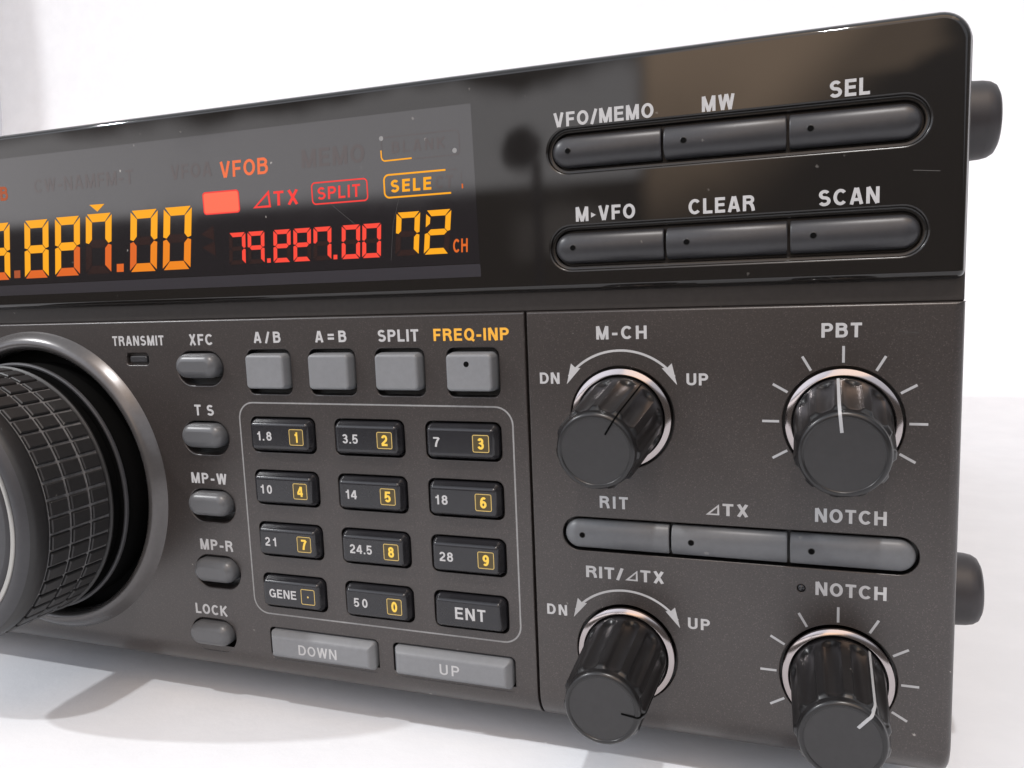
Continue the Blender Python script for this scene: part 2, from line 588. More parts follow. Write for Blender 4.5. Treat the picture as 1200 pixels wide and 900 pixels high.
def ribbon(poly, s):
    """a stroke outline as one quad per segment, mitred"""
    pts = [Vector(p) for p in poly]
    closed = (pts[0] - pts[-1]).length < 1e-6
    if closed:
        pts = pts[:-1]
    n = len(pts)
    segs = n if closed else n - 1
    dirs = [(pts[(i + 1) % n] - pts[i]).normalized() for i in range(segs)]
    L, Rr = [], []
    for i in range(n):
        d0 = dirs[i - 1] if (closed or i > 0) else dirs[0]
        d1 = dirs[i % segs] if (closed or i < n - 1) else dirs[-1]
        n0, n1 = Vector((-d0.y, d0.x)), Vector((-d1.y, d1.x))
        mvec = n0 + n1
        if mvec.length < 0.3:
            mvec = n1
        mvec.normalize()
        k = 1.0 / max(0.45, mvec.dot(n1))
        L.append(pts[i] + mvec * (s / 2 * k))
        Rr.append(pts[i] - mvec * (s / 2 * k))
    out = []
    for i in range(segs):
        j = (i + 1) % n
        out.append([L[i], Rr[i], Rr[j], L[j]])
    return out


def flat_union(mb, polys, y, mi=0):
    """lay overlapping convex polygons down as one sheet with no overlap"""
    pts, faces = [], []
    tris = []
    for p in polys:
        n = len(p)
        cr = [(p[(i + 1) % n][0] - p[i][0]) * (p[(i + 2) % n][1] - p[(i + 1) % n][1]) - (p[(i + 1) % n][1] - p[i][1]) * (p[(i + 2) % n][0] - p[(i + 1) % n][0]) for i in range(n)]
        if min(cr) < 0 < max(cr):
            tris += [[p[0], p[i], p[i + 1]] for i in range(1, n - 1)]
        else:
            tris.append(p)
    for p in tris:
        area = sum(p[i][0] * p[(i + 1) % len(p)][1] - p[(i + 1) % len(p)][0] * p[i][1] for i in range(len(p)))
        if abs(area) < 1e-7:
            continue
        if area < 0:
            p = p[::-1]
        k = len(pts)
        pts += [Vector((q_[0], q_[1])) for q_ in p]
        faces.append(list(range(k, k + len(p))))
    if not faces:
        return
    vo, eo, fo, ov, oe, of = delaunay_2d_cdt(pts, [], faces, 0, 1e-5)
    idx = [mb.vert(p[0], y, p[1]) for p in vo]
    convex = [[pts[i] for i in f] for f in faces]

    def covered(p):
        for q_ in convex:
            n = len(q_)
            if all((q_[(i + 1) % n].x - q_[i].x) * (p.y - q_[i].y) - (q_[(i + 1) % n].y - q_[i].y) * (p.x - q_[i].x) > -1e-9 for i in range(n)):
                return True
        return False
    for f in fo:
        mid = sum((Vector(vo[i]) for i in f), Vector((0, 0))) / len(f)
        if covered(mid):
            mb.face([idx[i] for i in f], mi, False)


def text_polys(s, x0, x1, z, cap, weight=0.192, slant=0.0, most=1.16):
    """text between x0 and x1 on base line z"""
    W0 = [glyph(c_, weight)[0] for c_ in s]
    n = len(s)
    nat = sum(W0)
    sx = 1.0
    if n > 1:
        wide = (x1 - x0) / cap
        sx = min(1.36 if 'TX' in s else most, wide / (nat + 0.15 * (n - 1)))
        gap = (wide / sx - nat) / (n - 1)
    else:
        gap = 0.0
        sx = (x1 - x0) / cap / nat
    out = []
    x = 0.0
    for c_ in s:
        a, strokes = glyph(c_, weight)
        for st in strokes:
            quads = [[Vector((0.02, 0.22)), Vector((0.34, 0.40)), Vector((0.02, 0.58))]] if st == 'tri' else ribbon(st, weight if c_ not in '^' else weight * 0.62)
            for qd in quads:
                out.append([(x0 + (x + p[0]) * sx * cap + slant * p[1] * cap, z + p[1] * cap) for p in qd])
        x += a + gap
    return out


def printed(s, x0, x1, z, cap, y, mat, parent, name='printed_label', weight=0.192, slant=0.0, label=None):
    mb = MB()
    flat_union(mb, text_polys(s, x0, x1, z, cap, weight, slant), y)
    return mb.build(name, mat, parent, label)


# ------------------------------------------------------------------ setting: one white sheet sweeping up behind the radio
def backdrop():
    mb = MB()
    prof = [(-230, TABLE)]
    y = -200
    prof.append((y, TABLE))
    while y < 300:
        y += 100
        prof.append((y, TABLE))
    Rb = 340.0
    for i in range(1, 17):
        a = math.radians(90.0 * i / 16)
        prof.append((300 + Rb * math.sin(a), TABLE + Rb * (1 - math.cos(a))))
    for k in range(1, 9):
        prof.append((300 + Rb, TABLE + Rb + 100 * k))
    xs = [-1300 + 100 * i for i in range(22)]
    prev = None
    for x in xs:
        ring = mb.loop([(x, py, pz) for py, pz in prof])
        if prev:
            mb.bridge(prev, ring, closed=False)
        prev = ring
    o = mb.build('tabletop', M['sheet'], sharp=60)
    o['kind'] = 'structure'
    o['label'] = 'white sheet under and behind the radio'
    # unseen side wall, added out of view to shade the left of the sheet
    mb = MB()
    x_ = -935.0
    a = [(x_ - 14, 650), (x_ - 4, 646), (x_, 638), (x_, 500), (x_, 300), (x_, 100)]
    lo = mb.loop([(x, y_, TABLE + 2) for x, y_ in a])
    hi = mb.loop([(x, y_, TABLE + 900) for x, y_ in a])
    mb.bridge(lo, hi, closed=False)
    o = mb.build('wall', M['sheet'], sharp=60)
    o['kind'] = 'structure'
    o['label'] = 'unseen white wall added beside the sheet to cast shade'


backdrop()

# ------------------------------------------------------------------ the radio
radio = bpy.data.objects.new('radio_transceiver', None)
radio.location = W(-143, 140, TABLE)
radio.empty_display_size = 0.05
COL.objects.link(radio)
radio['label'] = 'black desktop radio with glowing amber display, ribbed tuning dial, four knobs and a keypad'
radio['category'] = 'radio'
bpy.context.view_layer.update()

XL, XR = -308.0, 21.65
ZTOP, ZROLL, RROLL = -5.45, -73.2, 7.0
SEAM = -44.45
DIAL = (-157.5, -40.5)


def panel(name, x0, x1, holes, b_left, b_right, label):
    """painted half of the lower panel: flat face with recesses, bevelled edges, lower edge rolled under"""
    mb = MB()
    bt = 0.35

    def corner(d):
        return x0 + d * b_left, x1 - d * b_right, ZTOP - d * bt
    steps = [(1.0, 0.0), (0.62, 0.08), (0.29, 0.29), (0.08, 0.62), (0.0, 1.0)]
    # flat face
    a, b, t = corner(1.0)
    outer = [(a, ZROLL), (b, ZROLL), (b, t), (a, t)]
    rings = [hole_walls(mb, sh, 0.0, dep, bev, mw, mf) for sh, dep, bev, mw, mf in holes]
    fill(mb, outer, rings, 0.0)
    # bevel round the other three sides, then straight back
    prev = None
    for k, (d, yy) in enumerate(steps + [(0.0, None)]):
        a, b, t = corner(d)
        yl, yr, yt = (yy * b_left, yy * b_right, yy * bt) if yy is not None else (3.0, 3.0, 3.0)
        pts = [(a, yl, ZROLL), (a, yl, t), (a, yt, t), (b, yt, t), (b, yr, t), (b, yr, ZROLL)]
        ring = mb.loop(pts)
        if prev:
            mb.bridge(prev, ring, closed=False)
        prev = ring
    # rolled lower edge
    sec = [(x0, 3.0)] + [(x0 + d * b_left, yy * b_left) for d, yy in steps[::-1]] + [(x1 - d * b_right, yy * b_right) for d, yy in steps] + [(x1, 3.0)]
    prev = None
    for i in range(25):
        th = math.radians(90.0 * i / 24)
        ring = mb.loop([(x, RROLL - (RROLL - yy) * math.cos(th), ZROLL - (RROLL - yy) * math.sin(th)) for x, yy in sec])
        if prev:
            mb.bridge(prev, ring, closed=False)
        prev = ring
    back = mb.loop([(x, 40.0, ZROLL - (RROLL - yy)) for x, yy in sec])
    mb.bridge(prev, back, closed=False)
    return mb.build(name, [M['paint'], M['paint'], M['hole'], M['pit']], radio, label)


SQ = [(-96.7, 'A/B', (-99.75, -93.58)), (-82.7, 'A=B', (-85.99, -79.26)), (-68.64, 'SPLIT', (-72.76, -64.56)), (-54.4, 'FREQ-INP', (-61.63, -47.46))]
PILLS = [(-113.05, -15.09, 'XFC', -115.15, -109.34, -10.47), (-113.1, -29.15, 'TS', -115.02, -110.81, -24.60), (-113.05, -43.2, 'MP-W', -117.62, -108.87, -38.60),
         (-113.1, -57.2, 'MP-R', -116.89, -108.80, -52.59), (-115.55, -71.04, 'LOCK', -119.61, -111.56, -66.65)]
KX, KZ = (-94.65, -75.78, -56.9), (-28.05, -38.6, -49.15, -59.75)
KEYS = [('1.8', '1'), ('3.5', '2'), ('7', '3'), ('10', '4'), ('14', '5'), ('18', '6'), ('21', '7'), ('24.5', '8'), ('28', '9'), ('GENE', '.'), ('50', '0'), ('ENT', None)]
KTX = {'1.8': (-99.50, -96.20), '3.5': (-80.57, -77.31), '7': (-61.99, -60.75), '10': (-99.67, -97.05), '14': (-80.65, -78.29), '18': (-62.19, -59.77),
       '21': (-99.59, -97.05), '24.5': (-80.52, -75.81), '28': (-61.93, -59.27), 'GENE': (-99.58, -93.36), '50': (-80.43, -77.46), 'ENT': (-59.41, -53.43)}

holes = []
for x, s, q_ in SQ:
    holes.append((rr_shape(x, -15.76, 9.8, 8.6, 1.3), 2.2, 0.22, 2, 2))
for x, z, *_ in PILLS:
    holes.append((rr_shape(x, z, 11.1, 6.8, 3.39), 2.4, 0.28, 0, 2))
for i, k in enumerate(KEYS):
    holes.append((rr_shape(KX[i % 3], KZ[i // 3], 14.6, 7.0, 1.3), 2.0, 0.16, 2, 2))
holes.append((rr_shape(-89.0, -70.95, 24.7, 6.6, 0.9), 2.0, 0.16, 2, 2))
holes.append((rr_shape(-61.1, -70.95, 24.7, 6.6, 0.9), 2.0, 0.16, 2, 2))
holes.append((rr_shape(-128.65, -13.2, 5.7, 2.4, 0.6), 1.0, 0.22, 0, 0))
holes.append((disc_shape(DIAL[0], DIAL[1], 29.3), 3.0, 0.3, 3, 3))
front_panel = panel('front_panel', XL, SEAM - 0.18, holes, 1.5, 0.22, 'grey brown metallic panel half with the keypad and tuning dial')

# x, z, marks, pointer angle, white pointer, droop of a loose shaft in degrees
KNOBS = [(-28.3, -23.25, 'arrow', 58.0, False, 5.2), (5.5, -23.25, 'scale', 96.0, True, 3.0), (-28.3, -64.15, 'arrow', -6.0, False, 0.6), (5.25, -64.0, 'scale', 50.0, True, 0.0)]
holes = [(disc_shape(x, z, 8.65), 1.4, 0.15, 2, 2) for x, z, *_ in KNOBS]
holes.append((rr_shape(-11.25, -43.5, 55.4, 5.9, 2.94), 2.0, 0.2, 2, 2))
holes.append((disc_shape(-0.19, -49.88, 0.62), 0.9, 0.15, 2, 2))
control_panel = panel('control_panel', SEAM + 0.18, XR, holes, 0.30, 1.6, 'narrower metallic panel half with the four knobs')

# dark floor of the seam between the halves, the recessed strip above them, the case behind
mb = MB()
mb.box(SEAM - 0.5, SEAM + 0.5, 1.4, 3.6, ZROLL, ZTOP - 0.4)
prev = None
for i in range(25):
    th = math.radians(90.0 * i / 24)
    r_ = RROLL - 1.4
    ring = mb.loop([(x, RROLL - r_ * math.cos(th), ZROLL - r_ * math.sin(th)) for x in (SEAM - 0.5, SEAM + 0.5)])
    if prev:
        mb.bridge(prev, ring, closed=False)
    prev = ring
mb.build('panel_seam', M['hole'], radio)

# ---- glossy display bezel
BZ0, BZ1, BXR = -2.35, 34.35, 21.35
BY = -1.0                          # front face of the bezel


def bezel_shape(d, lim=None, ru=4.2, rl=1.3):
    """outline with a large upper corner and a small lower corner, grown by d"""
    out = []
    lx0, lx1, lz0, lz1 = lim or (XL, BXR, BZ0, BZ1)
    x0, x1, z0, z1 = lx0 - d, lx1 + d, lz0 - d, lz1 + d
    for cx, cz, r, a0 in ((x1, z1, ru + d, 0), (x0, z1, ru + d, 90), (x0, z0, rl + d, 180), (x1, z0, rl + d, 270)):
        r = max(r, 0.05)
        sx = -1 if a0 in (0, 270) else 1
        sz = -1 if a0 in (0, 90) else 1
        for i in range(11):
            a = math.radians(a0 + 9.0 * i)
            out.append((cx + sx * r + r * math.cos(a), cz + sz * r + r * math.sin(a)))
    return out


mb = MB()
stack(mb, lambda d: bezel_shape(d, (XL, 21.45, -5.6, 34.1), 4.0, 0.5), [(0.0, -12.0), (0.0, -1.2), (0.12, -0.95), (0.35, -0.8)])
mb.build('front_frame', M['strip'], radio)

mb = MB()


def case_shape(d):
    return rrect((XL + 20.9) / 2, -22.8, 20.9 - XL + 2 * d, 113.6 + 2 * d, 3.0 + d)


stack(mb, case_shape, [(0.4, -285.0), (0.0, -284.0), (0.0, -8.0), (0.3, -7.0)])
mb.face(mb.loop([(x, 285.0, z) for x, z in case_shape(-0.4)]), 0, False)
mb.build('cabinet', M['case'], radio)

mb = MB()
BAR_ZS = (20.05, 4.72)
holes = [rr_shape(-11.5, z, 55.4, 6.9, 3.44) for z in BAR_ZS]
rings = []
for sh in holes:
    # double lip: outer rounded edge, small ledge, inner wall
    prof = [(0.35, 0.0), (0.2, 0.04), (0.07, 0.16), (0.0, 0.32), (0.0, 0.75), (-0.12, 0.82), (-0.45, 0.82), (-0.55, 0.9), (-0.6, 1.05), (-0.6, 2.2)]
    prev = None
    for d, dep in prof:
        ring = mb.loop([(x, BY + dep, z) for x, z in sh(d)])
        if prev:
            mb.bridge(prev, ring, 2)
        prev = ring
    mb.face(mb.loop([(x, BY + 2.2, z) for x, z in sh(-0.6)]), 1, False)
    rings.append(sh(0.35))
BEV = 1.3
prev = None
for i in range(17):
    a = math.radians(90.0 * i / 16)
    ring = mb.loop([(x, BY + 2.4 * (1 - math.cos(a)), z) for x, z in bezel_shape(-BEV * (1 - math.sin(a)))])
    if prev:
        mb.bridge(prev, ring)
    prev = ring
back = mb.loop([(x, 2.2, z) for x, z in bezel_shape(0)])
mb.bridge(prev, back)
fill(mb, bezel_shape(-BEV), rings, BY)
display_bezel = mb.build('display_bezel', [M['gloss'], M['hole'], M['lip']], radio, 'glossy black plastic bezel across the top')

# ---- function bars: a capsule bar cut in three
def bar_piece(name, xa, xb, z, hgt, proj, y0, round_left, round_right, mat, label):
    mb = MB()
    n = 18
    r = hgt / 2

    def section(x, k):
        pts = []
        for i in range(n + 1):
            a = math.pi * i / n
            zz = -math.cos(a)
            hh = math.sin(a) ** 0.62
            pts.append((x, y0 - hh * proj * k ** 0.6, z + zz * r * k))
        return pts
    xs = []
    if round_left:
        for i in range(1, 11):
            a = math.pi / 2 * i / 10
            xs.append((xa + r * (1 - math.sin(a)) if False else xa + r * (1 - math.cos(math.pi / 2 - a)), max(0.02, math.sin(a))))
        xs = [(xa + r * (1 - math.cos(math.asin(min(1, k)))), k) for x, k in xs]
    else:
        xs += [(xa, 0.93), (xa + 0.08, 0.975), (xa + 0.2, 1.0)]
    if round_right:
        e = []
        for i in range(1, 11):
            k = max(0.02, math.sin(math.pi / 2 * i / 10))
            e.append((xb - r * (1 - math.cos(math.asin(min(1, k)))), k))
        xs += e[::-1]
    else:
        xs += [(xb - 0.2, 1.0), (xb - 0.08, 0.975), (xb, 0.93)]
    prev = None
    first = last = None
    for x, k in xs:
        ring = mb.loop(section(x, k))
        if prev:
            mb.bridge(prev, ring, closed=False)
        else:
            first = (x, k)
        prev = ring
        last = (x, k)
    for x, k in (first, last):
        mb.face(mb.loop(section(x, k)), 0, False)
    return mb.build(name, mat, radio, label)


def pip(x, z, y, parent, r=0.42):
    mb = MB()
    lathe(mb, x, z, [(r * 1.25, 0.0), (r * 1.15, 0.03), (r, 0.035)], 24, 0, None, y0=y)
    mb.face(mb.loop([(px, y - 0.02, pz) for px, pz in disc(x, z, r, 24)]), 1, False)
    mb.build('status_lamp', [M['hole'], M['pit']], parent)


def bars(z, cuts, dots, y0, proj, hgt, mat, names):
    for i in range(3):
        xa, xb = cuts[i] + (0.22 if i else 0.0), cuts[i + 1] - (0.22 if i < 2 else 0.0)
        b = bar_piece('function_button', xa, xb, z, hgt, proj, y0, i == 0, i == 2, mat, names[i])
        pip(dots[i], z + 0.05, y0 - proj - 0.001, b)


bars(19.95, (-38.55, -20.75, -2.5, 15.3), (-35.7, -17.5, 0.6), 0.3, 2.0, 4.85, M['bar'],
     ('black bar button under VFO/MEMO', 'black bar button under MW', 'black bar button under SEL'))
bars(4.70, (-38.45, -20.55, -2.3, 15.4), (-35.3, -17.2, 1.1), 0.3, 2.0, 4.85, M['bar'],
     ('black bar button under M-VFO', 'black bar button under CLEAR', 'black bar button under SCAN'))
bars(-43.50, (-38.5, -20.5, -2.1, 16.0), (-35.3, -17.1, 1.25), 0.9, 1.8, 4.95, M['bar_grey'],
     ('grey bar button under RIT', 'grey bar button under the delta TX mark', 'grey bar button under the upper NOTCH'))

for s, x0, x1, z, cap in (("VFO/MEMO", -38.09, -22.06, 23.92, 2.22), ("MW", -14.79, -10.01, 23.95, 2.23), ("SEL", 3.09, 8.44, 24.03, 2.35),
                          ("M>VFO", -34.83, -25.19, 8.89, 2.29), ("CLEAR", -16.92, -7.15, 8.90, 2.3), ("SCAN", 1.77, 9.92, 8.90, 2.32)):
    printed(s, x0, x1, z, cap, BY - 0.03, M['white'], display_bezel)

# ---- lettering on the lower panel
for s, x0, x1, z, cap in (("A/B", -99.75, -93.58, -10.17, 2.13), ("A=B", -85.99, -79.26, -10.19, 2.13), ("SPLIT", -72.76, -64.56, -10.22, 2.17),
                          ("XFC", -115.15, -109.34, -10.47, 2.2), ("TRANSMIT", -134.76, -121.43, -10.41, 2.0), ("TS", -115.3, -110.6, -24.60, 2.2),
                          ("MP-W", -117.62, -108.87, -38.60, 2.2), ("MP-R", -116.89, -108.80, -52.59, 2.25), ("LOCK", -119.61, -111.56, -66.65, 2.2)):
    printed(s, x0, x1, z, cap, -0.03, M['white'], front_panel)
printed("FREQ-INP", -61.63, -47.46, -10.19, 2.16, -0.03, M['yellow'], front_panel, label='yellow FREQ-INP lettering')
for s, x0, x1, z, cap in (("M-CH", -32.21, -23.88, -10.26, 2.17), ("DN", -42.17, -38.70, -17.65, 1.9), ("UP", -17.66, -14.27, -17.75, 1.93), ("PBT", 2.38, 7.98, -10.38, 2.18),
                          ("RIT", -32.33, -27.52, -38.75, 2.08), ("^TX", -14.76, -8.12, -38.85, 2.0), ("NOTCH", 1.73, 11.85, -38.91, 2.18), ("NOTCH", 1.90, 12.05, -50.72, 2.16),
                          ("RIT/^TX", -35.04, -21.63, -51.16, 2.06), ("DN", -42.29, -38.65, -58.54, 1.9), ("UP", -17.85, -14.29, -58.53, 1.95)):
    printed(s, x0, x1, z, cap, -0.03, M['white'], control_panel)

# keypad outline
mb = MB()
oa, ob_ = rrect(-75.93, -43.3, 57.1 + 0.3, 43.0 + 0.3, 3.4), rrect(-75.93, -43.3, 57.1 - 0.3, 43.0 - 0.3, 3.1)
mb.bridge(mb.loop([(x, -0.03, z) for x, z in oa]), mb.loop([(x, -0.03, z) for x, z in ob_]), smooth=False)
mb.build('keypad_outline', M['line'], front_panel)

# transmit lamp window
mb = MB()
stack(mb, rr_shape(-128.65, -13.25, 4.3, 1.25, 0.4), [(0.0, -1.0), (0.0, -0.35), (0.15, -0.2)])
mb.build('indicator_lamp', M['bar'], front_panel)

# arrows and scale marks on the knob half
def arrow(cx, cz):
    mb = MB()
    ra, wd = 11.15, 0.38
    a0, a1 = 38.0, 142.0
    n = 40
    P_ = [(math.radians(a0 + (a1 - a0) * i / n)) for i in range(n + 1)]
    o1 = [(cx + (ra + wd / 2) * math.cos(a), cz + (ra + wd / 2) * math.sin(a)) for a in P_]
    i1 = [(cx + (ra - wd / 2) * math.cos(a), cz + (ra - wd / 2) * math.sin(a)) for a in P_]
    polys = [[o1[i], o1[i + 1], i1[i + 1], i1[i]] for i in range(n)]
    for sgn in (1, -1):
        tip = (cx + sgn * 9.15, cz + 5.55)
        b1 = (cx + sgn * 6.75, cz + 8.25)
        b2 = (cx + sgn * 8.35, cz + 9.05)
        nk = (cx + sgn * 7.65, cz + 8.35)
        polys += [[tip, b1, nk], [tip, nk, b2]]
    flat_union(mb, polys, -0.03)
    mb.build('turn_arrow', M['white'], control_panel)


def scale(cx, cz):
    for k in range(9):
        a = math.radians(90 + (k - 4) * 30.0)
        d, t_ = Vector((math.cos(a), math.sin(a))), Vector((-math.sin(a), math.cos(a)))
        c0 = Vector((cx, cz))
        mb = MB()
        pts = [c0 + d * 9.1 + t_ * 0.19, c0 + d * 11.6 + t_ * 0.19, c0 + d * 11.6 - t_ * 0.19, c0 + d * 9.1 - t_ * 0.19]
        mb.face(mb.loop([(p.x, -0.03, p.y) for p in pts]), 0, False)
        mb.build('scale_mark', M['pale'], control_panel)


for x, z, kind, *_ in KNOBS:
    (arrow if kind == 'arrow' else scale)(x, z)
mb = MB()
lathe(mb, -0.19, -49.88, [(0.60, -0.8), (0.58, -0.2), (0.4, -0.02), (0.15, 0.05)], 24, 0, 0)
mb.build('indicator_lamp', M['key'], control_panel)

# ---- buttons
for i, (x, s, q_) in enumerate(SQ):
    mb = MB()
    cap = 2.1 if i == 3 else 1.7
    stack(mb, rr_shape(x, -15.6, 8.9, 6.85, 1.0), [(0.0, -2.0), (0.0, 0.2), (0.16, cap - 0.5), (0.22, cap - 0.3), (0.36, cap - 0.1), (0.52, cap - 0.02), (0.7, cap)])
    b = mb.build('push_button', M['grey_cap'], radio, 'square grey button under ' + s)
    if i == 3:
        mb = MB()
        lathe(mb, x - 0.35, -14.1, [(0.52, -0.1), (0.5, 0.012)], 28, 0, 0, y0=-cap)
        mb.build('status_lamp', M['pit'], b)
for x, z, s, *_ in PILLS:
    mb = MB()
    prof = [(0.0, -2.2), (0.0, 0.3)]
    for i in range(1, 10):
        a = math.radians(9.0 * i)
        prof.append((1.7 * (1 - math.cos(a)), 0.35 + 1.75 * math.sin(a)))
    stack(mb, rr_shape(x + 0.05, z + 0.55, 10.0, 4.9, 2.44), prof)
    mb.build('push_button', M['pill'], radio, 'small dark grey pill button under ' + s)

KH = 1.55


KEY_PROF = [(0.0, -1.8), (0.0, 0.1), (0.10, 0.35), (0.46, KH - 0.52), (0.55, KH - 0.34), (0.68, KH - 0.18), (0.86, KH - 0.06), (1.05, KH - 0.01), (1.25, KH)]
STEP_PROF = [(0.0, -1.8), (0.0, 0.15), (0.10, 0.4), (0.70, KH - 0.36), (0.80, KH - 0.22), (0.94, KH - 0.1), (1.12, KH - 0.02), (1.3, KH)]


def key_cap(name, x, z, wd, hg, mat, label, r=0.9, prof=KEY_PROF):
    mb = MB()
    stack(mb, rr_shape(x, z, wd, hg, r), prof)
    return mb.build(name, mat, radio, label)


LEG = -KH - 0.02
for i, (s, dgt) in enumerate(KEYS):
    x, z = KX[i % 3], KZ[i // 3]
    lab = 'black keypad key printed ENT' if dgt is None else ('black keypad key printed GENE with a boxed point' if dgt == '.' else f'black keypad key printed {s} with a boxed {dgt}')
    k = key_cap('keypad_key', x, z, 13.9, 6.3, M['key'], lab, 1.25)
    x0, x1 = KTX[s]
    if s == 'ENT':
        printed(s, x0, x1, z - 1.0, 2.25, LEG, M['white'], k, 'key_legend', 0.17)
    else:
        printed(s, x0, x1, z - 0.85, 1.75, LEG, M['white'], k, 'key_legend', 0.17)
        cx, cz, sz = x + 3.98, z - 0.05, 3.0
        mb = MB()
        mb.face(mb.loop([(px, LEG + 0.008, pz) for px, pz in rrect(cx, cz, sz - 0.1, sz - 0.1, 0.15, 3)]), 1 if dgt != '.' else 2, False)
        mb.bridge(mb.loop([(px, LEG, pz) for px, pz in rrect(cx, cz, sz + 0.14, sz + 0.14, 0.35, 4)]),
                  mb.loop([(px, LEG, pz) for px, pz in rrect(cx, cz, sz - 0.14, sz - 0.14, 0.2, 4)]), 0, smooth=False)
        if dgt == '.':
            mb.face(mb.loop([(px, LEG, pz) for px, pz in disc(cx, cz, 0.2, 16)]), 0, False)
        else:
            wdt = {'1': 0.66}.get(dgt, 1.22)
            flat_union(mb, text_polys(dgt, cx - wdt / 2, cx + wdt / 2, cz - 1.02, 2.04, 0.20), LEG - 0.006, 3)
        mb.build('boxed_digit', [M['gold'], M['gold_dark'], M['key'], M['lemon']], k)
for s, x, t0, t1, dz in (('DOWN', -89.0, -93.75, -85.1, -72.0), ('UP', -61.1, -63.1, -59.15, -71.95)):
    k = key_cap('step_button', x, -70.85, 23.7, 5.7, M['grey_cap'], f'long grey button printed {s}', 0.7, STEP_PROF)
    printed(s, t0, t1, dz, 2.05, LEG, M['white'], k, 'key_legend', 0.15)

# ---- rotary knobs
KS = 0.905                         # knob length factor


def knob(cx, cz, ang, white, droop):
    ca, sa = math.cos(math.radians(droop)), math.sin(math.radians(droop))

    def settle(mb):                # shorten to length, then let the front hang a little
        for i, (x, y, z) in enumerate(mb.v):
            y *= KS
            dz = z - cz
            mb.v[i] = (x, y * ca - dz * sa, cz + dz * ca + y * sa)
            if white and droop:
                mb.v[i] = (mb.v[i][0] + y * 0.03, mb.v[i][1], mb.v[i][2])

    a_p = math.radians(ang)
    N = 11

    def ripple(a, h):
        ph = ((a - a_p) * N / (2 * math.pi)) % 1.0
        d = abs(ph - 0.5) / 0.5               # 1 on the rib that carries the pointer, 0 in the middle of a flute
        k = max(0.0, 1 - (d / 0.66) ** 2)
        g = min(1.0, max(0.0, (h - 2.0 - (1 - k) * 0.9) / 0.6))
        e = min(1.0, max(0.0, (19.3 - h) / 1.0))
        return 0.60 * k ** 0.6 * g * e ** 0.5
    mb = MB()
    prof = [(7.0, 0.2), (7.0, 1.5), (6.98, 1.9)]
    prof += [(6.96 - 0.56 * (i / 26.0), 1.95 + 16.5 * i / 26.0) for i in range(27)]
    prof += [(6.34, 18.75), (6.18, 19.05), (5.95, 19.3), (5.86, 19.45), (5.84, 19.9), (5.76, 20.25), (5.55, 20.52), (5.30, 20.62), (5.12, 20.6), (5.06, 20.5), (4.95, 20.47)]
    # denser rings where the flutes begin
    prof[3:4] = [(6.96, 1.95), (6.955, 2.15), (6.95, 2.35)]
    lathe(mb, cx, cz, prof, 200, 0, 1, ripple=ripple)
    settle(mb)
    kn = mb.build('control_knob', [M['knob'], M['knob_face']], radio, ('fluted black knob with a white pointer line' if white else 'fluted black knob with a plain dark pointer groove'), sharp=50)
    # pointer: along the rib, over the rim and onto the face
    mb = MB()
    hw = 0.21 if white else 0.13
    t_ = Vector((-math.sin(a_p), math.cos(a_p))) * hw
    d = Vector((math.cos(a_p), math.sin(a_p)))
    path = [(7.0, 1.2), (6.97, 1.95), (6.43, 18.2), (6.37, 18.6), (6.2, 19.1), (6.04, 19.6), (5.88, 20.1), (5.68, 20.48), (5.46, 20.62), (5.26, 20.67), (5.0, 20.62), (3.1, 20.55)]
    prev = None
    for r, h in path:
        c0 = Vector((cx, cz)) + d * (r + 0.02)
        lo = Vector((cx, cz)) + d * (r - 0.5)
        hb = h - (0.3 if r < 6 else 0.0)
        ring = mb.loop([((c0 + t_).x, -h, (c0 + t_).y), ((c0 - t_).x, -h, (c0 - t_).y), ((lo - t_).x, -hb, (lo - t_).y), ((lo + t_).x, -hb, (lo + t_).y)])
        if prev:
            mb.bridge(prev, ring, smooth=False)
        else:
            mb.face(ring, 0, False)
        prev = ring
    mb.face(prev, 0, False)
    settle(mb)
    mb.build('pointer_mark', M['pale'] if white else M['black'], kn)
    mb = MB()
    lathe(mb, cx, cz, [(8.28, -1.3), (8.28, 0.55), (8.2, 0.72), (8.05, 0.80), (7.55, 1.02), (7.35, 1.06), (7.22, 0.95), (7.2, 0.2)], 160)
    mb.build('trim_ring', M['chrome'], kn, 'chrome ring round the knob foot')


for x, z, kind, ang, wh, droop in KNOBS:
    knob(x, z, ang, wh, droop)

# ---- tuning dial in its raised surround
mb = MB()
prof = [(33.6, -0.2), (33.3, 0.05), (32.9, 0.5), (32.4, 1.1), (31.9, 1.6), (31.3, 2.0), (30.7, 2.1), (30.2, 1.95), (29.75, 1.6), (29.45, 1.1), (29.3, 0.5), (29.28, -1.0)]
lathe(mb, DIAL[0], DIAL[1], prof, 192)
mb.build('dial_surround', M['ring_paint'], radio, 'smooth raised grey ring round the tuning dial')

mb = MB()
lathe(mb, DIAL[0], DIAL[1], [(26.6, -2.9), (26.6, 4.0), (26.4, 4.4), (25.6, 4.5), (24.8, 4.4), (24.8, 8.0)], 160)
tuning_dial = mb.build('tuning_dial', M['pit'], radio, 'large round tuning dial with a rubber grip')
mb = MB()
lathe(mb, DIAL[0], DIAL[1], [(25.1, 7.4), (26.4, 7.5), (26.75, 7.75), (26.8, 8.1), (26.5, 8.35), (26.15, 8.5), (25.95, 22.1), (26.2, 22.4), (26.4, 22.8), (26.35, 24.9),
                             (26.2, 25.5), (25.8, 26.0)], 168)
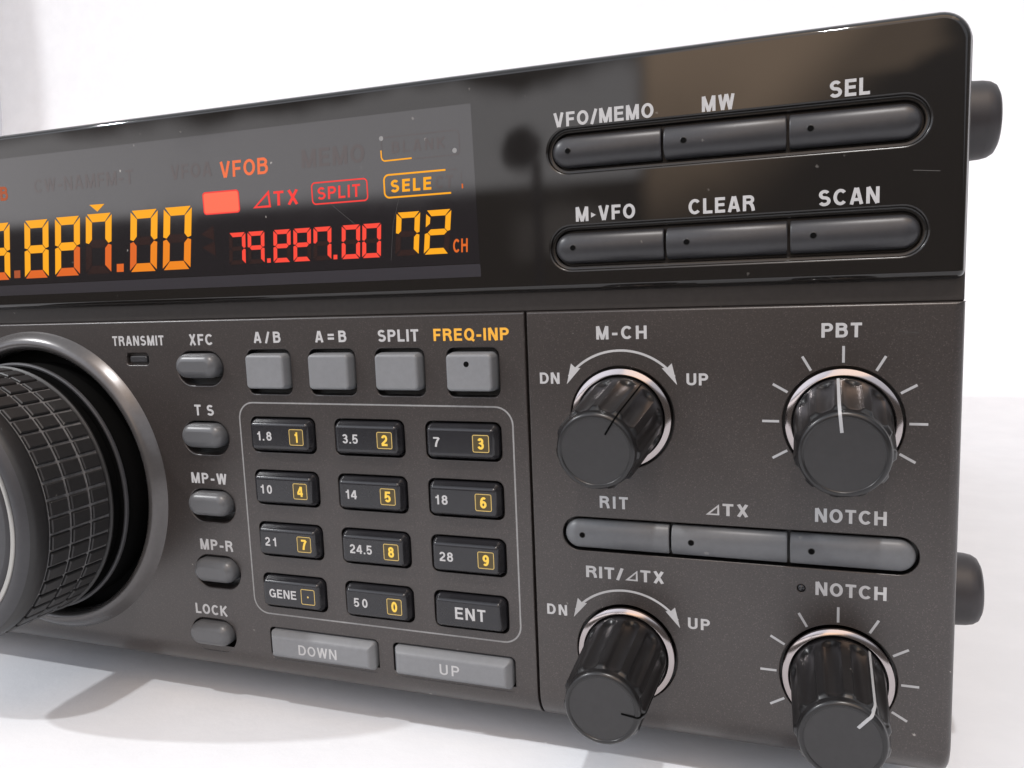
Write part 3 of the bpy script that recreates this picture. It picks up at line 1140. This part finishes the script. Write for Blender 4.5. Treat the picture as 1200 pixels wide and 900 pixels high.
# raised pads, three round each other, 56 to a row
mi_pad = 1
NP = 50
lathe_flange = MB()
lathe(lathe_flange, DIAL[0], DIAL[1], [(26.5, 4.0), (27.0, 4.05), (27.15, 4.3), (27.05, 4.65), (26.75, 4.8), (26.4, 4.75), (26.3, 4.4)], 160)
lathe_flange.build('dial_flange', M['dial_grey'], tuning_dial)
rows = [(8.65, 12.55), (13.2, 17.2), (17.85, 21.9)]
for (h0, h1) in rows:
    for k in range(NP):
        a0 = 2 * math.pi * (k + 0.08) / NP
        a1 = 2 * math.pi * (k + 0.92) / NP

        def P_(a, h, r):
            return (DIAL[0] + r * math.cos(a), -h, DIAL[1] + r * math.sin(a))
        ia, ih = 0.10 * (a1 - a0), 0.22
        lo = mb.loop([P_(a0, h0, 25.9), P_(a1, h0, 25.9), P_(a1, h1, 25.9), P_(a0, h1, 25.9)])
        m_ = mb.loop([P_(a0 + ia * .2, h0 + ih * .2, 26.42), P_(a1 - ia * .2, h0 + ih * .2, 26.42), P_(a1 - ia * .2, h1 - ih * .2, 26.42), P_(a0 + ia * .2, h1 - ih * .2, 26.42)])
        hi = mb.loop([P_(a0 + ia, h0 + ih, 26.62), P_(a1 - ia, h0 + ih, 26.62), P_(a1 - ia, h1 - ih, 26.62), P_(a0 + ia, h1 - ih, 26.62)])
        mb.bridge(lo, m_, mi_pad, smooth=False)
        mb.bridge(m_, hi, mi_pad, smooth=False)
        mb.face(hi, mi_pad, False)
grip = mb.build('rubber_grip', [M['rubber'], M['rubber'], M['groove']], tuning_dial)
# the floor of the grooves is paler than the pads
for p in grip.data.polygons:
    c0 = p.center
    r = math.hypot(c0.x / MM - DIAL[0], (c0.z / MM + TABLE) - DIAL[1])
    if p.material_index == 0 and 25.85 < r < 26.1 and -22.15 < c0.y / MM < -8.4:
        p.material_index = 2
mb = MB()
lathe(mb, DIAL[0], DIAL[1], [(25.8, 25.95), (25.3, 26.4), (24.6, 26.75), (23.6, 26.9), (23.1, 26.8)], 160)
mb.build('dial_lip', M['dial_grey'], tuning_dial)
mb = MB()
lathe(mb, DIAL[0], DIAL[1], [(23.15, 26.2), (23.1, 26.8), (22.95, 27.05), (22.55, 27.1), (22.1, 26.9), (21.9, 26.1)], 160)
mb.build('trim_ring', M['silver'], tuning_dial, 'thin silver ring on the dial front')
mb = MB()
lathe(mb, DIAL[0], DIAL[1], [(21.95, 25.5), (21.6, 25.6), (21.2, 25.9), (20.8, 26.3), (20.3, 26.45)], 128, 0, 0)
mb.build('dial_face', M['dial_grey'], tuning_dial)

# ---- rubber feet: two buttons on the side, four below
def side_foot(yc, zc):
    mb = MB()
    prof = [(6.5, -0.6), (6.45, 0.6), (6.2, 2.0), (6.0, 5.0), (5.8, 6.0), (5.3, 6.8), (4.4, 7.25), (3.0, 7.4)]
    prev = None
    for r, h in prof:
        ring = mb.loop([(20.9 + h, yc + r * math.cos(2 * math.pi * i / 64), zc + r * math.sin(2 * math.pi * i / 64)) for i in range(64)])
        if prev:
            mb.bridge(prev, ring)
        prev = ring
    mb.face(mb.loop([(20.9 + 7.4, yc + 3.0 * math.cos(2 * math.pi * i / 64), zc + 3.0 * math.sin(2 * math.pi * i / 64)) for i in range(64)]), 0, False)
    mb.build('side_foot', M['foot'], radio)


side_foot(20.0, 22.1)
side_foot(20.0, -55.1)
for x in (-280.0, -8.0):
    for y in (38.0, 250.0):
        mb = MB()
        prev = None
        for r, z in ((8.0, -79.2), (8.0, -85.5), (7.4, TABLE + 0.05)):
            ring = mb.loop([(x + r * math.cos(2 * math.pi * i / 48), y + r * math.sin(2 * math.pi * i / 48), z) for i in range(48)])
            if prev:
                mb.bridge(prev, ring)
            prev = ring
        mb.face(prev, 0, False)
        mb.build('foot', M['foot'], radio)

# ------------------------------------------------------------------ the lit display
SY = BY - 0.02                     # screen lies flush in the bezel
mb = MB()
mb.face(mb.loop([(-205.0, SY, 3.0), (-51.8, SY, 3.0), (-52.25, SY, 29.2), (-205.0, SY, 29.2)]), 0, False)
mb.face(mb.loop([(-205.0, SY, 0.75), (-51.7, SY, 0.75), (-51.75, SY, 2.9), (-205.0, SY, 2.9)]), 1, False)
screen = mb.build('display_screen', [M['screen'], M['band']], radio, 'dark display window with amber and red figures')
DY = SY - 0.02

SEG = {'a': ((0, 1), (1, 1)), 'b': ((1, 1), (1, .5)), 'c': ((1, .5), (1, 0)), 'd': ((0, 0), (1, 0)), 'e': ((0, .5), (0, 0)), 'f': ((0, 1), (0, .5)), 'g': ((0, .5), (1, .5))}


def digit(x, z, wd, hg, th, slant, on, name='display_digit', ghost=True, label=None, gap=0.10):
    """seven-segment figure; on: {segment: material}; x is the lower left corner"""
    mats, order = [], []
    mb = MB()
    for s, ((ax, az), (bx, bz)) in SEG.items():
        m = on.get(s, M['ghost'] if ghost else None)
        if m is None:
            continue
        if m not in mats:
            mats.append(m)
        h = th / 2
        p0 = Vector((h + ax * (wd - th), h + az * (hg - th)))
        p1 = Vector((h + bx * (wd - th), h + bz * (hg - th)))
        d = (p1 - p0).normalized()
        n = Vector((-d.y, d.x))
        L = (p1 - p0).length
        k0 = k1 = gap
        horizontal = abs(d.x) > 0.5
        # outer corners are square cut on the outside, mitred inside; middle ends are pointed
        pts = [p0 + d * k0, p0 + d * (h + k0) + n * h, p1 - d * (h + k1) + n * h, p1 - d * k1, p1 - d * (h + k1) - n * h, p0 + d * (h + k0) - n * h]
        if s in 'ad':
            o = n if (s == 'a') == (n.y > 0) else -n
            pts = [p0 + d * (k0 - h * 0.75) + o * h, p1 - d * (k1 - h * 0.75) + o * h, p1 - d * (k1 + h) - o * h, p0 + d * (k0 + h) - o * h]
        elif s in 'bcef':
            o = n if (s in 'bc') == (n.x > 0) else -n
            top_end, mid_end = (p0, p1) if s in 'bf' else (p1, p0)
            dd = (mid_end - top_end).normalized()
            pts = [top_end + dd * (k0 - h * 0.75) + o * h, mid_end - dd * (k1 + h * .3) + o * h, mid_end - dd * k1 * 1.0, mid_end - dd * (k1 + h) - o * h, top_end + dd * (k0 + h) - o * h]
        vs = mb.loop([(x + p.x + slant * p.y / hg, DY, z + p.y) for p in pts])
        mb.face(vs, mats.index(m), False)
    return mb.build(name, mats, screen, label)


A_, AM, O_, OD, RD, RP, G_ = M['amber'], M['amber_mid'], M['orange'], M['orange_dim'], M['red'], M['red_pink'], None
full = dict(a=A_, b=A_, f=A_, g=A_)
ZD, HD, WD, SL, TH = 4.45, 11.95, 6.75, 1.65, 1.62
digit(-166.9, ZD - 0.3, WD, HD, TH, SL, dict(full, c=A_, e=A_, d=O_))
digit(-155.9, ZD - 0.25, WD, HD, TH, SL, dict(full, c=A_, e=A_, d=O_))
digit(-147.3, ZD - 0.1, WD, HD, TH, SL, dict(full, e=A_, c=O_, d=O_))
digit(-138.95, ZD, WD, HD, TH, SL, dict(a=A_, b=A_, f=A_, c=O_))
digit(-127.35, ZD, WD, HD, TH, SL, dict(a=A_, b=A_, f=A_, c=AM, e=O_, d=AM))
digit(-119.1, ZD + 0.05, WD, HD, TH, SL, dict(a=A_, b=A_, f=A_, c=AM, e=AM, d=AM))


def flat(name, polys, mat, label=None, y=None):
    mb = MB()
    flat_union(mb, polys, DY if y is None else y)
    return mb.build(name, mat, screen, label)


flat_stub = [(-61.55, 9.55), (-60.75, 10.1), (-60.6, 11.1), (-61.35, 11.75)]
flat('display_mark', [flat_stub], M['amber'], y=DY - 0.006)
flat('decimal_point', [[(-130.75, 4.6), (-128.95, 4.6), (-128.75, 6.2), (-130.55, 6.2)]], M['orange'])
flat('decimal_point', [[(-158.95, 4.4), (-157.2, 4.4), (-157.0, 6.0), (-158.75, 6.0)]], M['orange_dim'])
flat('tuning_pointer', [[(-136.1, 18.25), (-134.2, 16.8), (-132.2, 18.2)]], M['amber'], 'small amber triangle over the figures')

zr, hr, wr, sr, tr = 4.85, 5.95, 3.75, 0.45, 0.80
def red_digit(x, segs):
    digit(x, zr, wr, hr, tr, sr, {k: M['red_pink'] for k in segs}, gap=0.07)


for x, s in ((-103.1, 'abc'), (-98.85, 'abcfg'), (-93.1, 'abfged'), (-88.75, 'abfged'), (-84.45, 'abcf'), (-78.55, 'abcdef'), (-74.35, 'abcdef')):
    red_digit(x, s)
for x in (-94.55, -80.25):
    flat('decimal_point', [[(x, 4.9), (x + 0.8, 4.9), (x + 0.85, 5.7), (x + 0.05, 5.7)]], M['red_pink'])
digit(-67.75, 4.9, 4.55, 7.45, 1.0, 0.75, dict(a=A_, b=A_, c=A_, f=A_), gap=0.08)
digit(-62.2, 4.9, 4.75, 7.45, 1.0, 0.85, dict(a=A_, b=A_, g=A_, e=A_, d=A_), gap=0.08)


def words_(s, x0, x1, z, cap, mat, weight=0.17, name='display_word', label=None, y=None):
    return printed(s, x0, x1, z, cap, DY if y is None else y, mat, screen, name, weight, 0.05, label)


words_('CH', -56.65, -53.95, 4.98, 2.3, M['orange'], 0.18)
words_('VFOB', -103.6, -92.85, 21.05, 2.95, M['coral'], 0.17)
words_('VFOA', -115.1, -105.4, 21.6, 2.7, M['ghost'], 0.17)
words_('CW-NAMFM-T', -150.5, -124.3, 21.6, 2.7, M['ghost'], 0.15)
words_('B', -160.3, -158.1, 20.65, 2.9, M['orange_dim'], 0.2)
words_('MEMO', -85.6, -72.7, 21.4, 3.2, M['ghost'], 0.18)
words_('BLANK', -67.3, -57.2, 22.45, 1.9, M['ghost'], 0.17)
words_('SPLIT', -82.75, -74.0, 15.6, 2.2, M['red'], 0.17)
words_('SELE', -67.95, -60.15, 15.82, 2.15, M['amber'], 0.2)
words_('CT', -59.4, -56.1, 15.82, 2.15, M['ghost'], 0.2)
words_('TX', -92.15, -86.75, 15.18, 2.6, M['red'], 0.17)


def outline(cx, cz, wd, hg, r, t_, mat, name='display_frame', keep=None):
    oa, ib = rrect(cx, cz, wd + t_, hg + t_, r + t_ / 2, 6), rrect(cx, cz, wd - t_, hg - t_, r - t_ / 2, 6)
    n = len(oa)
    polys = []
    for i in range(n):
        j = (i + 1) % n
        if keep is None or keep((oa[i][0] + oa[j][0]) / 2, (oa[i][1] + oa[j][1]) / 2):
            polys.append([oa[i], oa[j], ib[j], ib[i]])
    return flat(name, polys, mat)


outline(-78.15, 16.75, 11.3, 3.75, 0.7, 0.26, M['red'])
fr = rrect(-62.0, 16.95, 14.6, 3.85, 0.9, 6)
# amber SELECT frame: lit on its left and most of the upper and lower bars
t_ = 0.15
polys = [[(-68.2, 18.72), (-57.35, 18.72), (-57.35, 19.02), (-68.2, 19.02)], [(-68.2, 14.86), (-56.5, 14.86), (-56.5, 15.16), (-68.2, 15.16)],
         [(-69.27, 15.9), (-68.97, 15.9), (-68.97, 18.0), (-69.27, 18.0)]]
for c_, a0 in (((-68.2, 17.95), 90), ((-68.2, 15.93), 180)):
    for i in range(6):
        qa = [math.radians(a0 + 15.0 * k) for k in (i, i + 1)]
        polys.append([(c_[0] + 1.07 * math.cos(qa[0]), c_[1] + 1.07 * math.sin(qa[0])), (c_[0] + 1.07 * math.cos(qa[1]), c_[1] + 1.07 * math.sin(qa[1])),
                      (c_[0] + 0.77 * math.cos(qa[1]), c_[1] + 0.77 * math.sin(qa[1])), (c_[0] + 0.77 * math.cos(qa[0]), c_[1] + 0.77 * math.sin(qa[0]))])
flat('display_frame', polys, M['amber'])
flat('display_frame', [[(-57.2, 18.75), (-55.2, 18.75), (-55.2, 18.95), (-57.2, 18.95)], [(-54.55, 15.6), (-54.4, 15.6), (-54.4, 18.2), (-54.55, 18.2)]], M['ghost'], y=DY + 0.005)
flat('display_mark', [[(-54.5, 15.6), (-54.25, 15.6), (-54.25, 16.35), (-54.5, 16.35)]], M['orange'])
outline(-61.9, 23.2, 14.6, 4.0, 0.8, 0.16, M['ghost'])
polys = [[(-69.5, 23.1), (-69.25, 23.1), (-69.22, 21.9), (-69.47, 21.9)], [(-68.8, 21.15), (-63.55, 21.2), (-63.55, 21.45), (-68.8, 21.4)],
         [(-69.47, 21.9), (-69.22, 21.9), (-69.05, 21.55), (-69.28, 21.42)], [(-69.28, 21.42), (-69.05, 21.55), (-68.78, 21.4), (-68.82, 21.15)]]
flat('display_frame', polys, M['amber'], y=DY - 0.006)
# delta before TX, and the red tuned block
tri_o = [Vector((-96.9, 14.95)), Vector((-92.75, 14.95)), Vector((-92.95, 18.35))]
polys = ribbon([tuple(tri_o[0] + Vector((0.6, 0.22))), tuple(tri_o[1] + Vector((-0.22, 0.22))), tuple(tri_o[2] + Vector((-0.2, -0.65))), tuple(tri_o[0] + Vector((0.6, 0.22)))], 0.42)
flat('display_mark', polys, M['red'])
flat('display_mark', [rrect(-103.85, 16.6, 7.9, 3.75, 0.45, 4)], M['salmon'], 'solid bright red block')
outline(-103.85, 16.6, 8.15, 4.0, 0.55, 0.25, M['red'])
flat('display_arrow', [[(-109.1, 10.9), (-106.1, 12.4), (-106.1, 9.6)]], M['ghost'])
flat('display_arrow', [[(-109.1, 8.4), (-106.1, 9.4), (-106.1, 6.7)]], M['ghost'])

# ---- scratches and a hair on the gloss
def hair(pts, wd, parent, mat, y):
    flat_ = MB()
    flat_union(flat_, ribbon(pts, wd), y)
    flat_.build('scratch', mat, parent)


hair([(14.2, 13.1), (16.2, 12.9), (17.6, 12.75)], 0.10, display_bezel, M['scratch'], BY - 0.012)
hair([(-80.3, 14.9), (-77.5, 12.6), (-75.4, 10.9)], 0.06, screen, M['scratch'], DY - 0.012)
hair([(-66.4, 14.7), (-67.8, 10.5), (-68.6, 4.2)], 0.05, screen, M['scratch'], DY - 0.012)
hair([(12.9, -9.6), (15.6, -9.85)], 0.09, control_panel, M['scratch'], -0.012)
hair([(-57.9, -13.3 - 9.2), (-57.3, -22.75), (-56.8, -23.3)], 0.10, front_panel, M['scratch'], -0.012)
for x, z in ((-69.5, 27.4), (-55.8, 24.2)):
    mb = MB()
    mb.face(mb.loop([(px, DY - 0.012, pz) for px, pz in disc(x + 0.3, z - 2.3, 0.42, 14)]), 0, False)
    mb.build('dust_spot', M['line'], screen)
